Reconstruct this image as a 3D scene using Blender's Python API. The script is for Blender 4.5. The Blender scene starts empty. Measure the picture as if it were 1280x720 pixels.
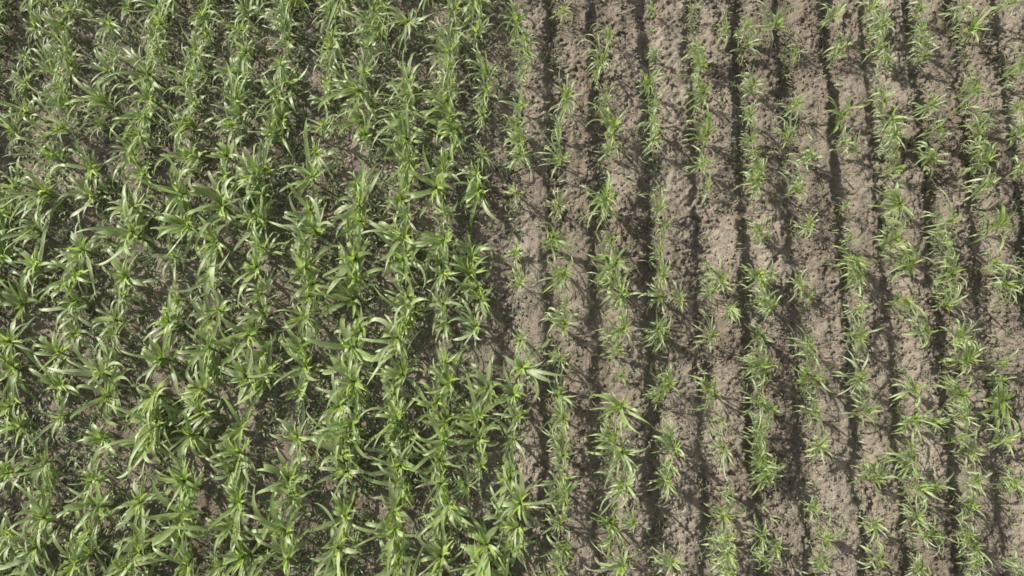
import bpy, math, random
import numpy as np
from mathutils import Vector, Matrix

# ------------------------------------------------------------------ camera, sky, sun, exposure
scene = bpy.context.scene
COL = scene.collection
TILT = math.radians(10.6)
CAM_H = 11.66
FPX = 914.0
cam_d = bpy.data.cameras.new("camera")
cam_d.sensor_width = 36.0
cam_d.lens = FPX / 1280.0 * 36.0
cam_d.clip_end = 3000
cam = bpy.data.objects.new("camera", cam_d)
cam.location = (0, 0, CAM_H)
cam.rotation_euler = (TILT, 0, 0)
COL.objects.link(cam)
scene.camera = cam

SUN_EL = math.radians(32)
SH_AZ = math.radians(-33)          # direction the shadows run on the ground (right and a little down)
sx, sy = math.cos(SH_AZ), math.sin(SH_AZ)
sun_from = Vector((-sx * math.cos(SUN_EL), -sy * math.cos(SUN_EL), math.sin(SUN_EL)))
world = bpy.data.worlds.new("World")
scene.world = world
world.use_nodes = True
wn = world.node_tree
sky = wn.nodes.new("ShaderNodeTexSky")
sky.sky_type = 'NISHITA'
sky.sun_disc = False
sky.sun_elevation = SUN_EL
sky.sun_rotation = math.atan2(sun_from.x, sun_from.y)
sky.dust_density = 2.0
pale = wn.nodes.new("ShaderNodeHueSaturation")      # thin milky haze: a paler sky than the clear-air model gives
pale.inputs["Saturation"].default_value = 0.3
wn.links.new(sky.outputs[0], pale.inputs["Color"])
wn.links.new(pale.outputs[0], wn.nodes["Background"].inputs[0])
wn.nodes["Background"].inputs[1].default_value = 0.122
sd = bpy.data.lights.new("sun", 'SUN')
sd.energy = 5.0
sd.angle = math.radians(0.55)
sd.color = (1.0, 0.955, 0.88)
sun = bpy.data.objects.new("sun", sd)
sun.rotation_euler = (-sun_from).to_track_quat('-Z', 'Y').to_euler()
COL.objects.link(sun)
vs = scene.view_settings
vs.view_transform = 'Standard'
vs.look = 'None'
vs.gamma = 1
vs.use_curve_mapping = False
vs.exposure = 0.77
scene.cycles.filter_width = 1.65

# ------------------------------------------------------------------ noise
def _hash(ix, iy, seed):
    h = (ix.astype(np.int64) * 374761393 + iy.astype(np.int64) * 668265263 + seed * 1442695041) & 0xFFFFFFFF
    h = ((h ^ (h >> 13)) * 1274126177) & 0xFFFFFFFF
    h = (h ^ (h >> 16)) & 0xFFFFFFFF
    h = (h * 2246822519) & 0xFFFFFFFF
    h = h ^ (h >> 15)
    return (h & 0xFFFFFF) / float(0xFFFFFF)

def vnoise(x, y, s, seed):
    x = np.asarray(x, float) / s + seed * 0.37
    y = np.asarray(y, float) / s + seed * 0.71
    ix = np.floor(x); iy = np.floor(y)
    fx = x - ix; fy = y - iy
    fx = fx * fx * (3 - 2 * fx); fy = fy * fy * (3 - 2 * fy)
    a = _hash(ix, iy, seed); b = _hash(ix + 1, iy, seed)
    c = _hash(ix, iy + 1, seed); d = _hash(ix + 1, iy + 1, seed)
    return (a * (1 - fx) + b * fx) * (1 - fy) + (c * (1 - fx) + d * fx) * fy

# ------------------------------------------------------------------ the field's shape
ROW_SP, ROW_K = 0.7545, 0.01642
# the furrows right of the middle, as surveyed; the planter kept even spacing left of them
BAND_U = [-0.136, 0.572, 1.348, 2.20, 2.98, 3.745, 4.517, 5.322, 6.006, 6.745, 7.50, 8.241]
_bi = np.arange(-5, 7)
_ti = np.concatenate([np.arange(-40, -5), _bi, np.arange(7, 40)]).astype(float)
_tu = np.concatenate([BAND_U[0] + (np.arange(-40, -5) + 5) * .745, BAND_U, BAND_U[-1] + (np.arange(7, 40) - 6) * .745])

def row_q(x, y):
    """whole numbers are crop rows; the furrow lies just left of each"""
    return np.interp(np.asarray(x, float) - ROW_K * np.asarray(y, float), _tu, _ti) - 0.12
def row_x(r, y):
    return float(np.interp(r + 0.12, _ti, _tu)) + ROW_K * y

def sstep(a, b, t):
    t = np.clip((t - a) / (b - a), 0, 1)
    return t * t * (3 - 2 * t)

def ground_h(x, y, fine=True):
    x = np.asarray(x, float); y = np.asarray(y, float)
    r = np.sqrt(x * x + y * y)
    fade = 1 - sstep(13, 24, r)
    xw = x + 0.07 * (vnoise(x * 0.3, y, 1.3, 3) - .5) + 0.08 * (vnoise(x, y, 0.30, 4) - .5) + 0.09 * (vnoise(x, y, 0.11, 5) - .5) + 0.04 * (vnoise(x, y, 0.05, 6) - .5)
    q = row_q(xw, y)
    n = np.floor(q); p = q - n
    strong = np.where(np.mod(n, 2) == 0, 0.10, 0.150)
    amp = strong * (0.35 + 0.6 * vnoise(x * .5, y, 0.9, 7) + .6 * vnoise(x, y, .28, 8)) * (0.5 + 0.68 * sstep(-.6, 1.8, x))
    rise = sstep(0.08, 0.40, p) * 0.8 + sstep(0.35, 0.66, p) * 0.2
    fall = sstep(0.64, 0.92, p)
    h = amp * rise * (1 - fall)
    h = h + 0.10 * (vnoise(x, y, 5.0, 11) - .5)
    if fine:
        # clods: lumps of several sizes with dark gaps, rough and smooth patches along the rows
        rough = 0.16 + 1.25 * vnoise(x * 1.6, y * .6, 0.5, 21) ** 1.6
        rough = rough * (0.55 + .45 * sstep(-1.5, .6, x))
        c1 = np.abs(vnoise(x, y, 0.13, 31) - .5) * 2
        c2 = np.abs(vnoise(x + 3, y, 0.070, 32) - .5) * 2
        c3 = np.abs(vnoise(x, y + 5, 0.042, 33) - .5) * 2
        big = sstep(.58, .66, vnoise(x, y, 0.080, 36))
        sml = sstep(.60, .74, vnoise(x, y, 0.048, 37))
        pit = sstep(.62, .78, vnoise(x, y, 0.062, 38))
        h = h + rough * (0.020 * np.sqrt(c1) + 0.022 * np.sqrt(c2) + 0.014 * np.sqrt(c3) + 0.030 * big + 0.020 * sml - 0.028 * pit) - 0.03
    return h * fade

# ------------------------------------------------------------------ materials
def new_mat(name):
    m = bpy.data.materials.new(name)
    m.use_nodes = True
    nt = m.node_tree
    return m, nt, nt.nodes["Principled BSDF"]

def soil_material():
    m, nt, b = new_mat("dry_soil")
    N, L = nt.nodes, nt.links
    tc = N.new("ShaderNodeTexCoord")
    n1 = N.new("ShaderNodeTexNoise"); n1.inputs["Scale"].default_value = 0.55; n1.inputs["Detail"].default_value = 5
    n2 = N.new("ShaderNodeTexNoise"); n2.inputs["Scale"].default_value = 14; n2.inputs["Detail"].default_value = 6
    n2.inputs["Roughness"].default_value = 0.7
    L.new(tc.outputs["Object"], n1.inputs["Vector"]); L.new(tc.outputs["Object"], n2.inputs["Vector"])
    r1 = N.new("ShaderNodeValToRGB")
    r1.color_ramp.elements[0].position = .38; r1.color_ramp.elements[0].color = (0.143, 0.120, 0.093, 1)
    r1.color_ramp.elements[1].position = .62; r1.color_ramp.elements[1].color = (0.213, 0.184, 0.147, 1)
    L.new(n1.outputs[0], r1.inputs[0])
    r2 = N.new("ShaderNodeValToRGB")
    r2.color_ramp.elements[0].position = .32; r2.color_ramp.elements[0].color = (0.62, 0.60, 0.58, 1)
    r2.color_ramp.elements[1].position = .66; r2.color_ramp.elements[1].color = (1.18, 1.18, 1.16, 1)
    L.new(n2.outputs[0], r2.inputs[0])
    mx = N.new("ShaderNodeMix"); mx.data_type = 'RGBA'; mx.blend_type = 'MULTIPLY'; mx.inputs[0].default_value = 1
    L.new(r1.outputs[0], mx.inputs[6]); L.new(r2.outputs[0], mx.inputs[7])
    L.new(mx.outputs[2], b.inputs["Base Color"])
    b.inputs["Roughness"].default_value = 0.95
    b.inputs["Specular IOR Level"].default_value = 0.15
    n3 = N.new("ShaderNodeTexNoise"); n3.inputs["Scale"].default_value = 45; n3.inputs["Detail"].default_value = 5
    L.new(tc.outputs["Object"], n3.inputs["Vector"])
    bp = N.new("ShaderNodeBump"); bp.inputs["Strength"].default_value = 1.0; bp.inputs["Distance"].default_value = 0.03
    L.new(n3.outputs[0], bp.inputs["Height"]); L.new(bp.outputs[0], b.inputs["Normal"])
    return m

def leaf_material(name, c0, c1, rough=0.42, trans=0.3, tcol=None, tip=None, vary=0.18):
    m, nt, b = new_mat(name)
    N, L = nt.nodes, nt.links
    tc = N.new("ShaderNodeTexCoord")
    ns = N.new("ShaderNodeTexNoise"); ns.inputs["Scale"].default_value = 9; ns.inputs["Detail"].default_value = 3
    L.new(tc.outputs["Object"], ns.inputs["Vector"])
    rp = N.new("ShaderNodeValToRGB")
    rp.color_ramp.elements[0].position = .35; rp.color_ramp.elements[0].color = (*c0, 1)
    rp.color_ramp.elements[1].position = .65; rp.color_ramp.elements[1].color = (*c1, 1)
    L.new(ns.outputs[0], rp.inputs[0])
    col = rp.outputs[0]
    at = N.new("ShaderNodeAttribute"); at.attribute_name = "blade"      # r: along the blade, g: across, b: random per blade
    sp = N.new("ShaderNodeSeparateColor"); L.new(at.outputs["Color"], sp.inputs[0])
    if tip:
        mr = N.new("ShaderNodeMapRange"); mr.inputs[1].default_value = .8; mr.inputs[2].default_value = 1.0
        mr.inputs[4].default_value = 0.75
        L.new(sp.outputs[0], mr.inputs[0])
        mm = N.new("ShaderNodeMath"); mm.operation = 'MULTIPLY'; L.new(mr.outputs[0], mm.inputs[0]); L.new(sp.outputs[2], mm.inputs[1])
        mt = N.new("ShaderNodeMix"); mt.data_type = 'RGBA'; mt.inputs[7].default_value = (*tip, 1)
        L.new(mm.outputs[0], mt.inputs[0]); L.new(col, mt.inputs[6]); col = mt.outputs[2]
    # pale midrib
    mb = N.new("ShaderNodeMapRange"); mb.inputs[1].default_value = .0; mb.inputs[2].default_value = .22
    mb.inputs[3].default_value = 0.45; mb.inputs[4].default_value = 0.0
    L.new(sp.outputs[1], mb.inputs[0])
    mm2 = N.new("ShaderNodeMix"); mm2.data_type = 'RGBA'; mm2.inputs[7].default_value = (0.20, 0.27, 0.10, 1)
    L.new(mb.outputs[0], mm2.inputs[0]); L.new(col, mm2.inputs[6]); col = mm2.outputs[2]
    # each blade and each plant a little different
    oi = N.new("ShaderNodeObjectInfo")
    ad = N.new("ShaderNodeMath"); ad.operation = 'ADD'; L.new(oi.outputs["Random"], ad.inputs[0]); L.new(sp.outputs[2], ad.inputs[1])
    vr = N.new("ShaderNodeMapRange"); vr.inputs[2].default_value = 2.0
    vr.inputs[3].default_value = 1 - vary * 1.4; vr.inputs[4].default_value = 1 + vary
    L.new(ad.outputs[0], vr.inputs[0])
    hs = N.new("ShaderNodeHueSaturation"); L.new(vr.outputs[0], hs.inputs["Value"]); L.new(col, hs.inputs["Color"])
    col = hs.outputs[0]
    L.new(col, b.inputs["Base Color"])
    b.inputs["Roughness"].default_value = rough
    b.inputs["Specular IOR Level"].default_value = 0.5
    tr = N.new("ShaderNodeBsdfTranslucent")
    if tcol:
        tr.inputs[0].default_value = (*tcol, 1)
    ms = N.new("ShaderNodeMixShader"); ms.inputs[0].default_value = trans
    L.new(b.outputs[0], ms.inputs[1]); L.new(tr.outputs[0], ms.inputs[2])
    L.new(ms.outputs[0], N["Material Output"].inputs["Surface"])
    return m

M_SOIL = soil_material()
M_LEAF = leaf_material("corn_leaf_green", (0.162, 0.222, 0.066), (0.250, 0.308, 0.128), 0.46, 0.40, (0.40, 0.50, 0.17), (0.34, 0.32, 0.20))
M_LEAF_B = leaf_material("corn_leaf_pale", (0.190, 0.244, 0.100), (0.300, 0.352, 0.185), 0.46, 0.40, (0.45, 0.52, 0.22), (0.38, 0.35, 0.23))
M_WHORL = leaf_material("young_corn_leaf", (0.23, 0.32, 0.055), (0.33, 0.43, 0.09), 0.5, 0.45, (0.38, 0.51, 0.10))
M_STALK = leaf_material("corn_stalk_green", (0.12, 0.17, 0.05), (0.17, 0.22, 0.07), 0.5, 0.05, (0.1, 0.15, 0.03))
M_WEED = leaf_material("weed_green", (0.17, 0.205, 0.095), (0.31, 0.345, 0.19), 0.6, 0.25, (0.14, 0.2, 0.05), None, 0.35)
M_LITTER = leaf_material("dry_leaf_straw", (0.20, 0.165, 0.10), (0.34, 0.29, 0.20), 0.8, 0.15, (0.25, 0.2, 0.12), None, 0.3)

# ------------------------------------------------------------------ ground: one sheet out to the horizon
def axis(a, b, step, far):
    mid = list(np.arange(a, b + step / 2, step))
    out, d, v = [], step, b
    while v < far:
        d *= 1.22; v += d; out.append(v)
    lo, d, v = [], step, a
    while v > -far:
        d *= 1.22; v -= d; lo.append(v)
    return np.array(lo[::-1] + mid + out)

def build_ground():
    xs = axis(-10.6, 10.6, 0.019, 900); ys = axis(-4.6, 8.6, 0.019, 900)
    X, Y = np.meshgrid(xs, ys)
    Z = ground_h(X, Y)
    nx, ny = len(xs), len(ys)
    co = np.stack([X, Y, Z], -1).reshape(-1, 3).astype(np.float32)
    i = np.arange(nx * ny).reshape(ny, nx)
    q = np.stack([i[:-1, :-1], i[:-1, 1:], i[1:, 1:], i[1:, :-1]], -1).reshape(-1, 4).astype(np.int32)
    me = bpy.data.meshes.new("ground")
    me.vertices.add(len(co)); me.vertices.foreach_set("co", co.ravel())
    me.loops.add(q.size); me.loops.foreach_set("vertex_index", q.ravel())
    me.polygons.add(len(q))
    me.polygons.foreach_set("loop_start", np.arange(0, q.size, 4, dtype=np.int32))
    me.polygons.foreach_set("use_smooth", np.ones(len(q), dtype=bool))
    me.update()
    me.materials.append(M_SOIL)
    o = bpy.data.objects.new("ground", me); COL.objects.link(o)
    o["kind"] = "structure"; o["label"] = "dry brown ploughed soil in furrows between the crop rows"
    return o
build_ground()

# ------------------------------------------------------------------ blades
class MB:
    def __init__(s): s.v = []; s.f = []; s.c = []
    def add(s, verts, faces, cols):
        o = len(s.v); s.v += verts; s.c += cols
        s.f += [tuple(i + o for i in f) for f in faces]
    def mesh(s, name, mat):
        me = bpy.data.meshes.new(name)
        me.from_pydata(s.v, [], s.f)
        ca = me.color_attributes.new("blade", 'FLOAT_COLOR', 'POINT')
        ca.data.foreach_set("color", np.array(s.c, np.float32).ravel())
        me.polygons.foreach_set("use_smooth", np.ones(len(me.polygons), dtype=bool))
        me.materials.append(mat); me.update()
        return me

def blade(mb, base, az, el, length, width, droop, rng, segs=8, fold=0.35, wave=0.1, twist=0.0, thin=0.35):
    """A strap leaf: leaves the stalk at elevation el, arches over and hangs, folded along its midrib."""
    p = Vector(base); ds = length / segs
    a = az; e = el; rb = rng.random(); ph = rng.random() * 6.28; az_drift = rng.gauss(0, 1.05); kink = rng.uniform(.3, .8) if rng.random() < .45 else 9; ek = rng.uniform(.4, 1.1)
    verts, faces, cols = [], [], []
    for i in range(segs + 1):
        t = i / segs
        d = Vector((math.cos(a) * math.cos(e), math.sin(a) * math.cos(e), math.sin(e)))
        side = Vector((-math.sin(a), math.cos(a), 0))
        up = side.cross(d) * -1
        if up.z < 0 and abs(e) < 1.5: up = -up
        tw = twist * t
        side2 = side * math.cos(tw) + up * math.sin(tw)
        up2 = up * math.cos(tw) - side * math.sin(tw)
        w = width * .5 * (thin + (1 - thin) * min(1, t / .3)) * (1 - max(0, (t - .45) / .55) ** 1.7)
        w = max(w, 0.0008)
        k = fold * (1 - .5 * t)
        wv = wave * w * math.sin(t * 11 + ph)
        l = p + side2 * w * math.cos(k) + up2 * (w * math.sin(k) + wv)
        r = p - side2 * w * math.cos(k) + up2 * (w * math.sin(k) - wv)
        verts += [tuple(l), tuple(p), tuple(r)]
        cols += [(t, 1, rb, 1), (t, 0, rb, 1), (t, 1, rb, 1)]
        if i:
            o = 3 * i
            faces += [(o - 3, o - 2, o + 1, o), (o - 2, o - 1, o + 2, o + 1)]
        p = p + d * ds
        e -= droop * ds / length * (0.25 + 1.9 * t * t + .3 * t)
        if i / segs < kink <= (i + 1) / segs: e -= ek
        e = max(e, -1.4)
        a += az_drift / segs * (0.4 + 1.2 * t)
    mb.add(verts, faces, cols)

def stalk_mesh(mb, h, r0, r1, lean, n=6, rings=5):
    verts, faces, cols = [], [], []
    for j in range(rings):
        t = j / (rings - 1)
        for k in range(n):
            a = 2 * math.pi * k / n
            r = r0 + (r1 - r0) * t
            verts.append((lean[0] * t * t * h + r * math.cos(a), lean[1] * t * t * h + r * math.sin(a), -0.04 + (h + .04) * t))
            cols.append((t * .5, 1, .5, 1))
        if j:
            o = j * n
            faces += [(o - n + k, o - n + (k + 1) % n, o + (k + 1) % n, o + k) for k in range(n)]
    mb.add(verts, faces, cols)

def build_variant(kind, seed):
    """Parts of one plant of ground radius about 0.40 m: (stalk, leaves, whorl) meshes."""
    rng = random.Random(seed)
    st, lv, wh = MB(), MB(), MB()
    fav = rng.choice((math.pi, math.pi, math.pi / 2, -math.pi / 2)) + rng.gauss(0, .6); asym = rng.uniform(.1, .42)   # one side grows longer
    lean = (rng.uniform(-.05, .08), rng.uniform(-.07, .07))
    if kind == 'big':
        H = 0.56
        stalk_mesh(st, H * .8, .016, .009, lean)
        plane = rng.uniform(0, math.pi)
        n = rng.randint(13, 20)
        for i in range(n):
            t = i / (n - 1)
            z = 0.05 + (H * .74 - .05) * t
            az = plane + math.pi * (i % 2) + rng.gauss(0, .75)
            if rng.random() < .33: az = math.pi + rng.gauss(0, .6)
            elif rng.random() < .5: az = rng.choice((-1, 1)) * math.pi / 2 + rng.gauss(0, .5)
            L = (0.32 + .22 * math.sin(math.pi * (0.18 + .62 * t))) * rng.uniform(.55, 1.35) * (1 + asym * math.cos(az - fav))
            el = math.radians(rng.uniform(30, 66) + 10 * t)
            blade(lv, (lean[0] * t * t * H, lean[1] * t * t * H, z), az, el, L, rng.uniform(.046, .078) * (0.6 + .4 * math.sin(math.pi * t)) * rng.uniform(.75, 1.1),
                  rng.uniform(1.3, 3.9), rng, 10, rng.uniform(.15, .6), .28, rng.uniform(-.9, .9))
        for i in range(9):
            az = plane + math.pi * (i % 2) + rng.gauss(0, .9)
            blade(wh, (lean[0] * H * .5, lean[1] * H * .5, H * .66), az, math.radians(rng.uniform(42, 82)), rng.uniform(.18, .36),
                  rng.uniform(.026, .040), rng.uniform(.6, 2.0), rng, 6, .6, .1, rng.uniform(-.5, .5), .6)
    else:
        H = 0.46
        stalk_mesh(st, H * .66, .011, .006, lean)
        n = rng.randint(16, 27)
        for i in range(n):
            t = i / (n - 1)
            z = 0.05 + (H * .55) * t
            az = rng.uniform(0, 2 * math.pi)
            if rng.random() < .3: az = math.pi + rng.gauss(-.2, .7)
            elif rng.random() < .4: az = rng.choice((-1, 1)) * math.pi / 2 + rng.gauss(0, .4)
            L = rng.uniform(.22, .52) * (1 + asym * math.cos(az - fav))
            el = math.radians(rng.uniform(30, 66))
            blade(lv, (lean[0] * t * t * H + rng.gauss(0, .012), lean[1] * t * t * H + rng.gauss(0, .02), z), az, el, L, rng.uniform(.019, .038),
                  rng.uniform(1.3, 3.3), rng, 8, rng.uniform(.2, .5), .2, rng.uniform(-.6, .6))
        for i in range(10):
            az = rng.uniform(0, 2 * math.pi)
            blade(wh, (lean[0] * H * .4, lean[1] * H * .4, H * .5), az, math.radians(rng.uniform(48, 85)), rng.uniform(.13, .27),
                  rng.uniform(.018, .030), rng.uniform(.6, 2.0), rng, 6, .6, .1, rng.uniform(-.5, .5), .6)
    return st, lv, wh

BIG = [build_variant('big', 100 + i) for i in range(24)]
SML = [build_variant('small', 300 + i) for i in range(24)]
def meshes_of(var, lm):
    st, lv, wh = var
    return st.mesh("stalk", M_STALK), lv.mesh("leaves", lm), wh.mesh("whorl", M_WHORL)
BIG_ME = [meshes_of(v, M_LEAF if i % 3 else M_LEAF_B) for i, v in enumerate(BIG)]
SML_ME = [meshes_of(v, M_LEAF if i % 2 else M_LEAF_B) for i, v in enumerate(SML)]

# ------------------------------------------------------------------ where the plants stand (surveyed tile by tile: x, y, size in quarter pixels)
SURVEY = {
(0,0):"90,390,75 95,535,85 45,630,80 150,110,80 100,270,60 300,95,90 330,40,80 290,165,90 310,225,95 325,300,80 245,335,85 275,400,90 285,500,100 275,620,100 540,110,90 610,15,70 525,330,85 495,480,95 480,600,60 540,250,60 780,90,100 770,20,90 740,165,95 760,240,85 730,360,110 710,460,100 690,560,100 660,660,90 1000,50,90 1010,150,80 965,235,100 950,330,90 925,400,90 940,490,95 920,580,90 890,660,90 1210,30,90 1190,120,90 1200,245,100 1175,345,90 1190,400,70 1160,480,90 1180,560,90 1140,610,80",
(0,180):"240,35,90 180,215,130 425,110,100 430,235,100 150,400,120 380,505,120 130,590,120 350,645,120 50,190,80 650,20,90 685,130,100 630,290,110 620,430,130 600,665,120 640,350,80 920,40,100 870,230,120 900,385,120 860,560,80 1095,280,140 1100,150,100 1050,480,130 1050,640,120 1120,40,90 1265,345,110 1250,140,110 1265,600,100",
(0,360):"90,80,100 335,60,110 600,30,80 800,155,110 860,50,70 1080,100,90 1010,165,110 40,250,110 345,215,90 270,320,110 560,150,80 545,235,80 30,390,110 530,340,80 490,425,110 770,350,120 1020,300,110 1240,230,110 1180,330,90 265,490,110 510,530,110 750,530,110 735,640,120 990,500,110 960,620,120 1050,400,90 1220,440,110 20,600,110 290,640,70 1200,690,100 60,690,100",
(0,540):"215,165,90 490,40,90 720,40,120 900,250,110 1190,105,110 930,30,100 10,210,100 440,250,90 685,340,110 1140,210,100 970,280,70 200,430,110 460,370,110 910,430,120 1180,350,100 210,300,70 415,510,100 690,500,80 170,590,120 900,550,90 1160,480,100 665,600,110 30,520,80 350,670,100 1185,630,110 920,680,100 620,670,90 440,620,80 1080,690,80",
(320,0):"130,40,90 140,110,90 145,180,80 120,320,80 130,390,100 90,470,90 115,570,90 60,640,90 370,40,80 370,160,90 365,230,80 350,300,70 340,390,80 340,490,70 330,610,90 590,40,90 640,20,80 600,110,100 560,210,80 535,350,100 510,450,110 560,520,100 530,600,90 540,660,80 765,90,100 750,370,110 755,450,90 770,520,90 750,600,100 750,680,100 990,40,80 990,140,100 960,240,90 960,320,80 965,420,90 960,490,100 960,560,100 980,640,100 1110,30,70 1110,130,100 1145,340,100 1150,430,80 1130,560,60",
(320,180):"30,110,110 25,250,90 20,500,100 20,380,80 10,620,100 290,30,80 260,150,100 265,330,110 280,430,110 240,500,90 240,600,100 265,690,90 510,180,90 510,290,120 520,380,90 480,560,120 490,660,90 450,430,60 760,60,100 770,130,80 720,260,110 745,340,80 735,460,120 735,560,110 740,640,80 960,60,90 930,120,70 900,210,120 940,340,90 935,470,100 920,560,70 930,640,80 1130,30,90 1100,140,80 1100,230,100 1080,560,90 1070,640,110 1110,700,90",
(320,360):"30,120,90 20,20,80 240,150,90 250,30,80 220,180,110 210,290,90 225,395,100 20,430,110 20,320,80 210,510,90 480,50,120 500,200,90 470,310,140 470,460,110 400,580,120 490,550,80 470,660,110 445,430,60 745,110,110 700,240,120 760,40,80 725,425,110 690,525,90 680,640,110 740,180,70 930,70,80 945,170,80 945,370,80 960,460,100 910,570,90 930,670,90 1130,50,90 1100,175,90 1160,500,100 1100,640,120",
(320,540):"200,30,90 430,40,90 410,105,110 670,40,110 760,30,80 930,50,100 1120,40,100 160,235,110 430,210,110 710,165,120 710,290,110 920,150,90 1120,175,80 1265,230,90 1050,270,80 920,260,80 180,320,90 420,430,110 690,400,120 940,370,110 140,500,120 400,580,120 700,500,100 710,590,90 1140,560,120 920,460,80 1230,440,80 490,560,60 150,630,100 400,680,110 700,650,110 910,630,110 1120,680,100 1240,660,70",
(640,0):"35,90,90 70,180,90 80,250,90 60,330,70 45,510,100 25,600,90 30,690,80 260,30,80 270,450,130 230,630,70 490,150,80 460,270,110 425,355,60 470,480,60 515,610,140 710,30,50 720,250,50 690,400,90 715,590,90 715,520,60 710,690,80 930,215,80 960,320,90 970,450,110 980,660,110 940,280,60 920,30,50 1180,110,80 1190,210,90 1210,410,90 1060,150,70 1195,560,70 1200,690,70",
(640,180):"40,30,80 20,230,80 245,50,100 235,300,80 215,460,110 260,640,100 20,520,60 40,690,80 500,10,70 470,240,130 500,460,80 525,580,140 500,670,110 710,10,80 745,300,80 780,400,70 755,650,90 750,540,60 970,90,100 985,200,60 1050,690,90 1000,620,50 1240,170,100 1240,100,70 1250,430,80 1240,640,100 1230,30,60",
(640,360):"25,10,70 270,80,60 260,160,110 40,260,80 50,400,100 240,340,90 240,530,100 250,650,100 10,530,90 15,640,100 545,40,130 560,195,110 540,300,90 550,600,140 555,430,60 750,40,90 740,195,100 765,235,80 840,60,70 800,470,100 740,560,60 1010,240,90 1080,110,70 1010,20,60 1020,520,100 1050,670,50 1260,240,80 1240,390,110 1250,580,90 1260,680,80 1270,60,80",
(640,540):"10,40,90 250,30,80 255,120,100 260,240,120 260,330,100 240,460,90 20,230,90 20,370,110 20,480,90 20,580,90 270,610,70 240,690,80 520,50,100 570,100,130 560,260,130 510,470,110 600,450,70 535,660,120 490,590,60 580,290,80 790,30,80 810,80,90 780,240,90 800,660,100 790,160,60 1060,95,90 1090,300,60 1080,430,100 1080,530,90 1080,620,90 1090,690,80 1250,30,80 1260,140,100 1270,230,100 1265,530,80 1250,640,60",
(960,0):"40,110,120 145,240,60 155,510,90 110,680,80 330,90,80 400,200,70 370,240,80 415,530,110 390,700,70 540,20,80 600,90,100 560,130,80 580,220,90 600,290,70 600,480,90 630,580,120 640,660,100 780,30,80 780,130,80 800,200,80 790,270,80 830,510,100 870,640,100 1000,10,90 1040,120,110 1050,430,110 1100,600,90 1060,650,80 1190,40,90 1260,350,100 1270,530,70 1240,680,70",
(960,180):"215,60,100 155,225,90 215,390,80 10,450,60 170,680,80 10,660,60 440,20,60 450,570,110 430,470,60 470,660,90 400,300,50 650,30,70 660,120,100 670,290,110 660,470,100 730,600,120 830,60,110 920,370,110 890,510,80 940,640,110 900,450,70 1110,70,110 1100,210,100 1190,400,140 1150,580,90 1210,700,90 1080,20,70 1270,120,70 1270,690,80",
(960,360):"25,90,80 10,240,80 20,380,110 235,290,100 220,30,60 260,450,110 250,610,90 20,600,80 465,100,80 465,260,110 465,460,110 510,610,100 470,200,60 700,60,100 785,220,100 740,500,110 750,650,110 820,660,70 895,85,90 970,240,100 1010,360,110 990,530,110 985,650,90 900,20,70 1200,20,90 1190,370,80 1200,560,105 1180,450,70",
(960,540):"30,190,90 270,60,90 245,370,70 310,545,80 285,675,80 45,580,90 5,560,60 550,230,110 550,460,90 560,640,90 750,110,120 750,280,100 850,270,80 760,430,90 860,530,80 780,680,70 790,520,60 970,20,70 1040,100,90 1060,245,80 1045,370,90 1055,575,90 990,520,70 1060,660,70 1190,40,90 1265,260,90 1250,680,60",
}

def cast(px, py, z):
    a = (px - 640) / FPX; b = (360 - py) / FPX
    dy = b * math.cos(TILT) + math.sin(TILT); dz = b * math.sin(TILT) - math.cos(TILT)
    s = (z - CAM_H) / dz
    return a * s, dy * s

ern = random.Random(9)
plants = []        # dicts: x, y, h, r, kind, px, py
for (ox, oy), txt in SURVEY.items():
    for tok in txt.split():
        a, b, s = map(float, tok.split(','))
        px, py = ox + a / 4, oy + b / 4
        edge = 612 + max(0, py - 330) * .28 + ern.gauss(0, 34)
        big = px < edge or (s == 105 and px > 1240 and py > 450)
        if big: h = 0.46 * (0.45 + .55 * s / 105) * ern.uniform(.8, 1.2)
        if big and px > 560: h *= .85
        if not big: h = 0.52 * (0.45 + .55 * s / 105)
        x, y = cast(px, py, h + .03)
        dup = False
        for q in plants:
            if (q['px'] - px) ** 2 + (q['py'] - py) ** 2 < 11 ** 2: dup = True
        if dup: continue
        rad = s / 4 / FPX * 11.6
        plants.append(dict(x=x, y=y, h=h, r=rad, big=big, px=px, py=py, s=s))

prng = random.Random(5)
for p in plants:
    p['row'] = round(float(row_q(p['x'], p['y'])))
    p['rot'] = prng.gauss(0, .5)
    p['flip'] = prng.random() < .5
    if not p['big'] and p['px'] > 640: p['r'] *= 1.0
    p['var'] = prng.randrange(24)
    p['fine'] = not p['big'] or p['py'] < 150 + prng.gauss(0, 60)
    p['tilt'] = (prng.gauss(0, .16), prng.gauss(0, .16))
    p['x'] -= p['h'] * math.sin(p['tilt'][1]); p['y'] += p['h'] * math.sin(p['tilt'][0])   # a leaning plant is rooted beside its top
    p['z'] = float(ground_h(p['x'], p['y'], True))

print("PLANTS", len(plants), "rows", sorted(set(p['row'] for p in plants)))
plants.sort(key=lambda p: -p['s'] - (8 if p['big'] else 0) + 0.001 * p['px'])
main, rest = plants[:300], plants[300:]

def place_matrix(p):
    H0 = .66 * .56 + .16 if not p['fine'] else .5 * .46 + .12
    sz = p['h'] / H0
    sr = p['r'] / (.30 if not p['fine'] else (.245 if p['big'] else .345))
    m = Matrix.Translation((p['x'], p['y'], p['z'] - .005)) @ Matrix.Rotation(p['tilt'][0], 4, 'X') @ Matrix.Rotation(p['tilt'][1], 4, 'Y')
    wx, wy = (.84, 1.24) if p['big'] else (.86, 1.15)          # plants crowd along their row
    return m @ Matrix.Diagonal((wx, wy, 1, 1)) @ Matrix.Rotation(p['rot'], 4, 'Z') @ Matrix.Diagonal((sr, sr * (-1 if p['flip'] else 1), sz, 1))

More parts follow.
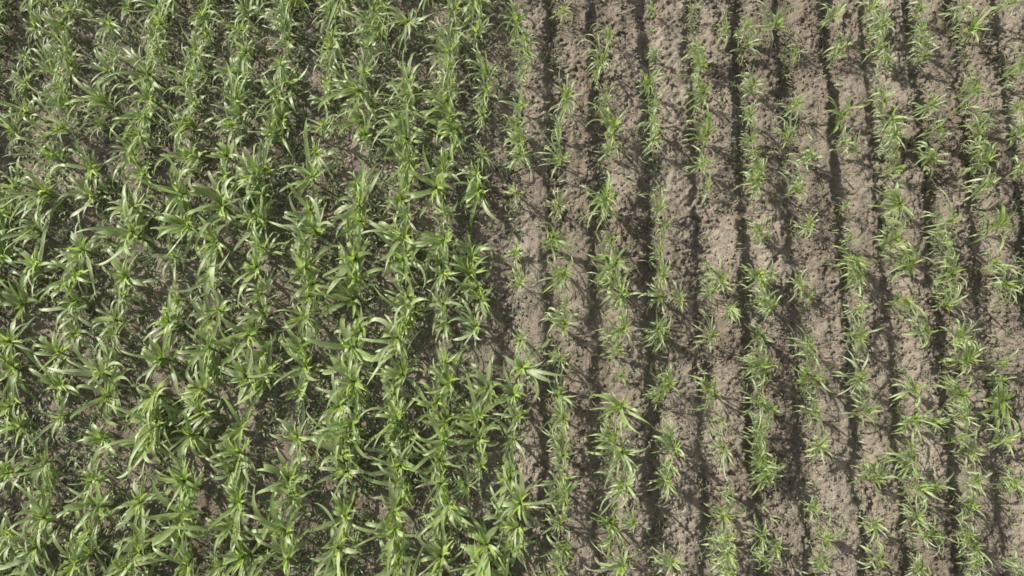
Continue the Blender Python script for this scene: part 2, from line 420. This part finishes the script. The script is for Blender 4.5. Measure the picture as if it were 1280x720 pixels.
ORD = ['zeroth','first','second','third','fourth','fifth','sixth','seventh','eighth','ninth','tenth','eleventh','twelfth','thirteenth',
       'fourteenth','fifteenth','sixteenth','seventeenth','eighteenth','nineteenth','twentieth']
rows = {}
for p in main: rows.setdefault(p['row'], []).append(p)
order = sorted(rows, key=lambda r: sum(q['px'] for q in rows[r]) / len(rows[r]))
for ri, r in enumerate(order):
    lst = sorted(rows[r], key=lambda q: q['py'])
    n = len(lst)
    if ri < len(order) / 2: rw = ORD[ri + 1] + ' row from the left edge'
    else: rw = ORD[len(order) - ri] + ' row from the right edge'
    for i, p in enumerate(lst):
        pos = ORD[i + 1] + ' large one from the top' if i < n / 2 else ORD[n - i] + ' large one from the bottom'
        if p['big']: look = 'tall fine-leaved' if p['fine'] else ('wide broad-leaved' if p['s'] >= 105 else 'leafy green')
        else: look = 'bushy narrow-leaved' if p['s'] >= 105 else 'short narrow-leaved'
        p['label'] = f"{look} corn plant, {pos}, {rw}"

GROUP = "young corn plants growing in rows on the brown soil"
for p in main:
    st, lv, wh = (SML_ME if p['fine'] else BIG_ME)[p['var']]
    root = bpy.data.objects.new("corn_plant", None)
    root.empty_display_size = .1
    root.matrix_world = place_matrix(p)
    root["label"] = p['label']; root["category"] = "corn plant"; root["group"] = GROUP
    COL.objects.link(root)
    for nm, me in (("stalk", st), ("leaves", lv), ("whorl", wh)):
        o = bpy.data.objects.new(nm, me)
        o.parent = root
        COL.objects.link(o)

# the smaller ones beyond the three hundred, and the same crop carried on outside the frame: one mesh per material
def merge(plist, idx, name, mats, label):
    V, F, C, MI = [], [], [], []
    off = 0
    for p in plist:
        var = (SML if p['fine'] else BIG)[p['var']]
        M = np.array(place_matrix(p))
        for k, mb in enumerate(var):
            v = np.array(mb.v) @ M[:3, :3].T + M[:3, 3]
            V.append(v); C.append(np.array(mb.c))
            F += [tuple(i + off for i in f) for f in mb.f]
            MI += [k] * len(mb.f)
            off += len(v)
    me = bpy.data.meshes.new(name)
    me.from_pydata(np.concatenate(V).tolist(), [], F)
    ca = me.color_attributes.new("blade", 'FLOAT_COLOR', 'POINT')
    ca.data.foreach_set("color", np.concatenate(C).astype(np.float32).ravel())
    for m in mats: me.materials.append(m)
    me.polygons.foreach_set("material_index", np.array(MI, np.int32))
    me.polygons.foreach_set("use_smooth", np.ones(len(F), dtype=bool))
    me.update()
    o = bpy.data.objects.new(name, me); COL.objects.link(o)
    o["kind"] = "stuff"; o["label"] = label; o["category"] = "corn plants"
    return o

merge(rest, 0, "small_corn_plants", (M_STALK, M_LEAF_B, M_WHORL), "smaller corn plants growing between the large ones in every row")
outer = []
orng = random.Random(17)
for r in range(-22, 12):
    yy = -5.2
    while yy < 9.5:
        x = row_x(r, yy) + orng.gauss(0, .04)
        left = x < -.1
        zz = .5 if left else .3
        depth = (CAM_H - zz) * math.cos(TILT) + yy * math.sin(TILT)
        sxp = 640 + x / depth * FPX
        syp = 360 - (yy * math.cos(TILT) - (CAM_H - zz) * math.sin(TILT)) / depth * FPX
        if sxp < -8 or sxp > 1290 or syp < -10 or syp > 732:
            s = orng.uniform(80, 120) if left else orng.uniform(60, 110)
            h = (0.46 if left else .37) * (0.45 + .55 * s / 105)
            outer.append(dict(x=x, y=yy, h=h, r=s / 4 / FPX * 11.6, big=left, s=s, var=orng.randrange(24), fine=(not left or syp < 150), rot=orng.gauss(0, .45),
                              flip=orng.random() < .5, tilt=(0, 0), z=float(ground_h(x, yy))))
        yy += orng.uniform(.22, .42) if left else orng.uniform(.3, .85)
merge(outer, 0, "surrounding_corn", (M_STALK, M_LEAF, M_WHORL), "more corn in the same rows beyond the part in view")

# ------------------------------------------------------------------ weeds and plant litter: nobody could count them
def scatter(name, n, mat, label, mode, seed):
    rng = random.Random(seed)
    mb = MB()
    xs = []; k = 0
    while k < n:
        x = rng.uniform(-10.2, 9.2); y = rng.uniform(-4.2, 8.2)
        q = float(row_q(x, y)) % 1
        d = min(q, 1 - q)
        left = x < -.1
        lf = 1 - float(sstep(-1.8, .8, x + 1.2 * (float(vnoise(x, y, 1.2, 57)) - .5)))
        dens = 0.05 + .17 * lf + (.65 + .1 * lf) * math.exp(-(d / .15) ** 2)
        if not left: dens *= .25 + .8 * float(vnoise(x, y, .55, 55) > .45)
        if mode == 'litter': dens = .25 if left else .4
        dens *= .25 + 1.1 * float(vnoise(x, y, .4, 56))
        if rng.random() > dens: continue
        xs.append((x, y)); k += 1
    P = np.array(xs); Z = ground_h(P[:, 0], P[:, 1])
    for (x, y), z in zip(xs, Z):
        if mode == 'weed':
            nb = rng.randint(3, 6); sc = rng.uniform(.5, 1.25) * (1.15 if x < 0 else .9)
            for j in range(nb):
                blade(mb, (x + rng.gauss(0, .012), y + rng.gauss(0, .012), z - .005), rng.uniform(0, 6.283), math.radians(rng.uniform(25, 75)),
                      sc * rng.uniform(.07, .20), sc * rng.uniform(.010, .026), rng.uniform(.8, 2.2), rng, 3, .3, .1, 0, .5)
        else:
            blade(mb, (x, y, z + .008), rng.uniform(0, 6.283), math.radians(rng.uniform(0, 18)), rng.uniform(.06, .2), rng.uniform(.006, .016),
                  rng.uniform(.1, .5), rng, 3, .2, .2, rng.uniform(-1, 1), .5)
    me = mb.mesh(name, mat)
    o = bpy.data.objects.new(name, me); COL.objects.link(o)
    o["kind"] = "stuff"; o["label"] = label; o["category"] = "weeds" if mode == 'weed' else "plant litter"
scatter("weeds", 9500, M_WEED, "low green weeds and grass tufts between the corn plants", 'weed', 71)
scatter("dry_litter", 2600, M_LITTER, "dry pale straw and dead leaf scraps lying on the soil", 'litter', 72)

# crumbs of soil lying loose on the surface
def crumbs(n, seed):
    rng = np.random.default_rng(seed)
    x = rng.uniform(-10.2, 9.2, n * 2); y = rng.uniform(-4.2, 8.2, n * 2)
    keep = rng.random(n * 2) < (0.3 + .7 * (x > -.8)) * (0.15 + 1.3 * np.clip(vnoise(x * 1.5, y * .6, .55, 21) - .25, 0, 1))
    x, y = x[keep][:n], y[keep][:n]
    m = len(x)
    z = ground_h(x, y)
    r = 0.006 + 0.022 * rng.random(m) ** 2.6
    base = np.array([(sx_, sy_, sz_) for sz_ in (-1, 1) for sy_ in (-1, 1) for sx_ in (-1, 1)], float)
    V = base[None] * rng.uniform(.45, 1.0, (m, 8, 3)) * r[:, None, None]
    a = rng.uniform(0, 6.28, m); c, s_ = np.cos(a)[:, None], np.sin(a)[:, None]
    X = V[..., 0] * c - V[..., 1] * s_; Y = V[..., 0] * s_ + V[..., 1] * c
    V = np.stack([X + x[:, None], Y + y[:, None], V[..., 2] * .8 + (z + r * .35)[:, None]], -1).reshape(-1, 3)
    q = np.array([(0, 2, 3, 1), (4, 5, 7, 6), (0, 1, 5, 4), (2, 6, 7, 3), (0, 4, 6, 2), (1, 3, 7, 5)])
    F = (q[None] + (np.arange(m) * 8)[:, None, None]).reshape(-1, 4).astype(np.int32)
    me = bpy.data.meshes.new("soil_crumbs")
    me.vertices.add(len(V)); me.vertices.foreach_set("co", V.astype(np.float32).ravel())
    me.loops.add(F.size); me.loops.foreach_set("vertex_index", F.ravel())
    me.polygons.add(len(F)); me.polygons.foreach_set("loop_start", np.arange(0, F.size, 4, dtype=np.int32))
    me.update(); me.materials.append(M_SOIL)
    o = bpy.data.objects.new("soil_crumbs", me); COL.objects.link(o)
    o["kind"] = "stuff"; o["label"] = "loose brown crumbs and small clods of dry soil"; o["category"] = "soil crumbs"
crumbs(60000, 5)
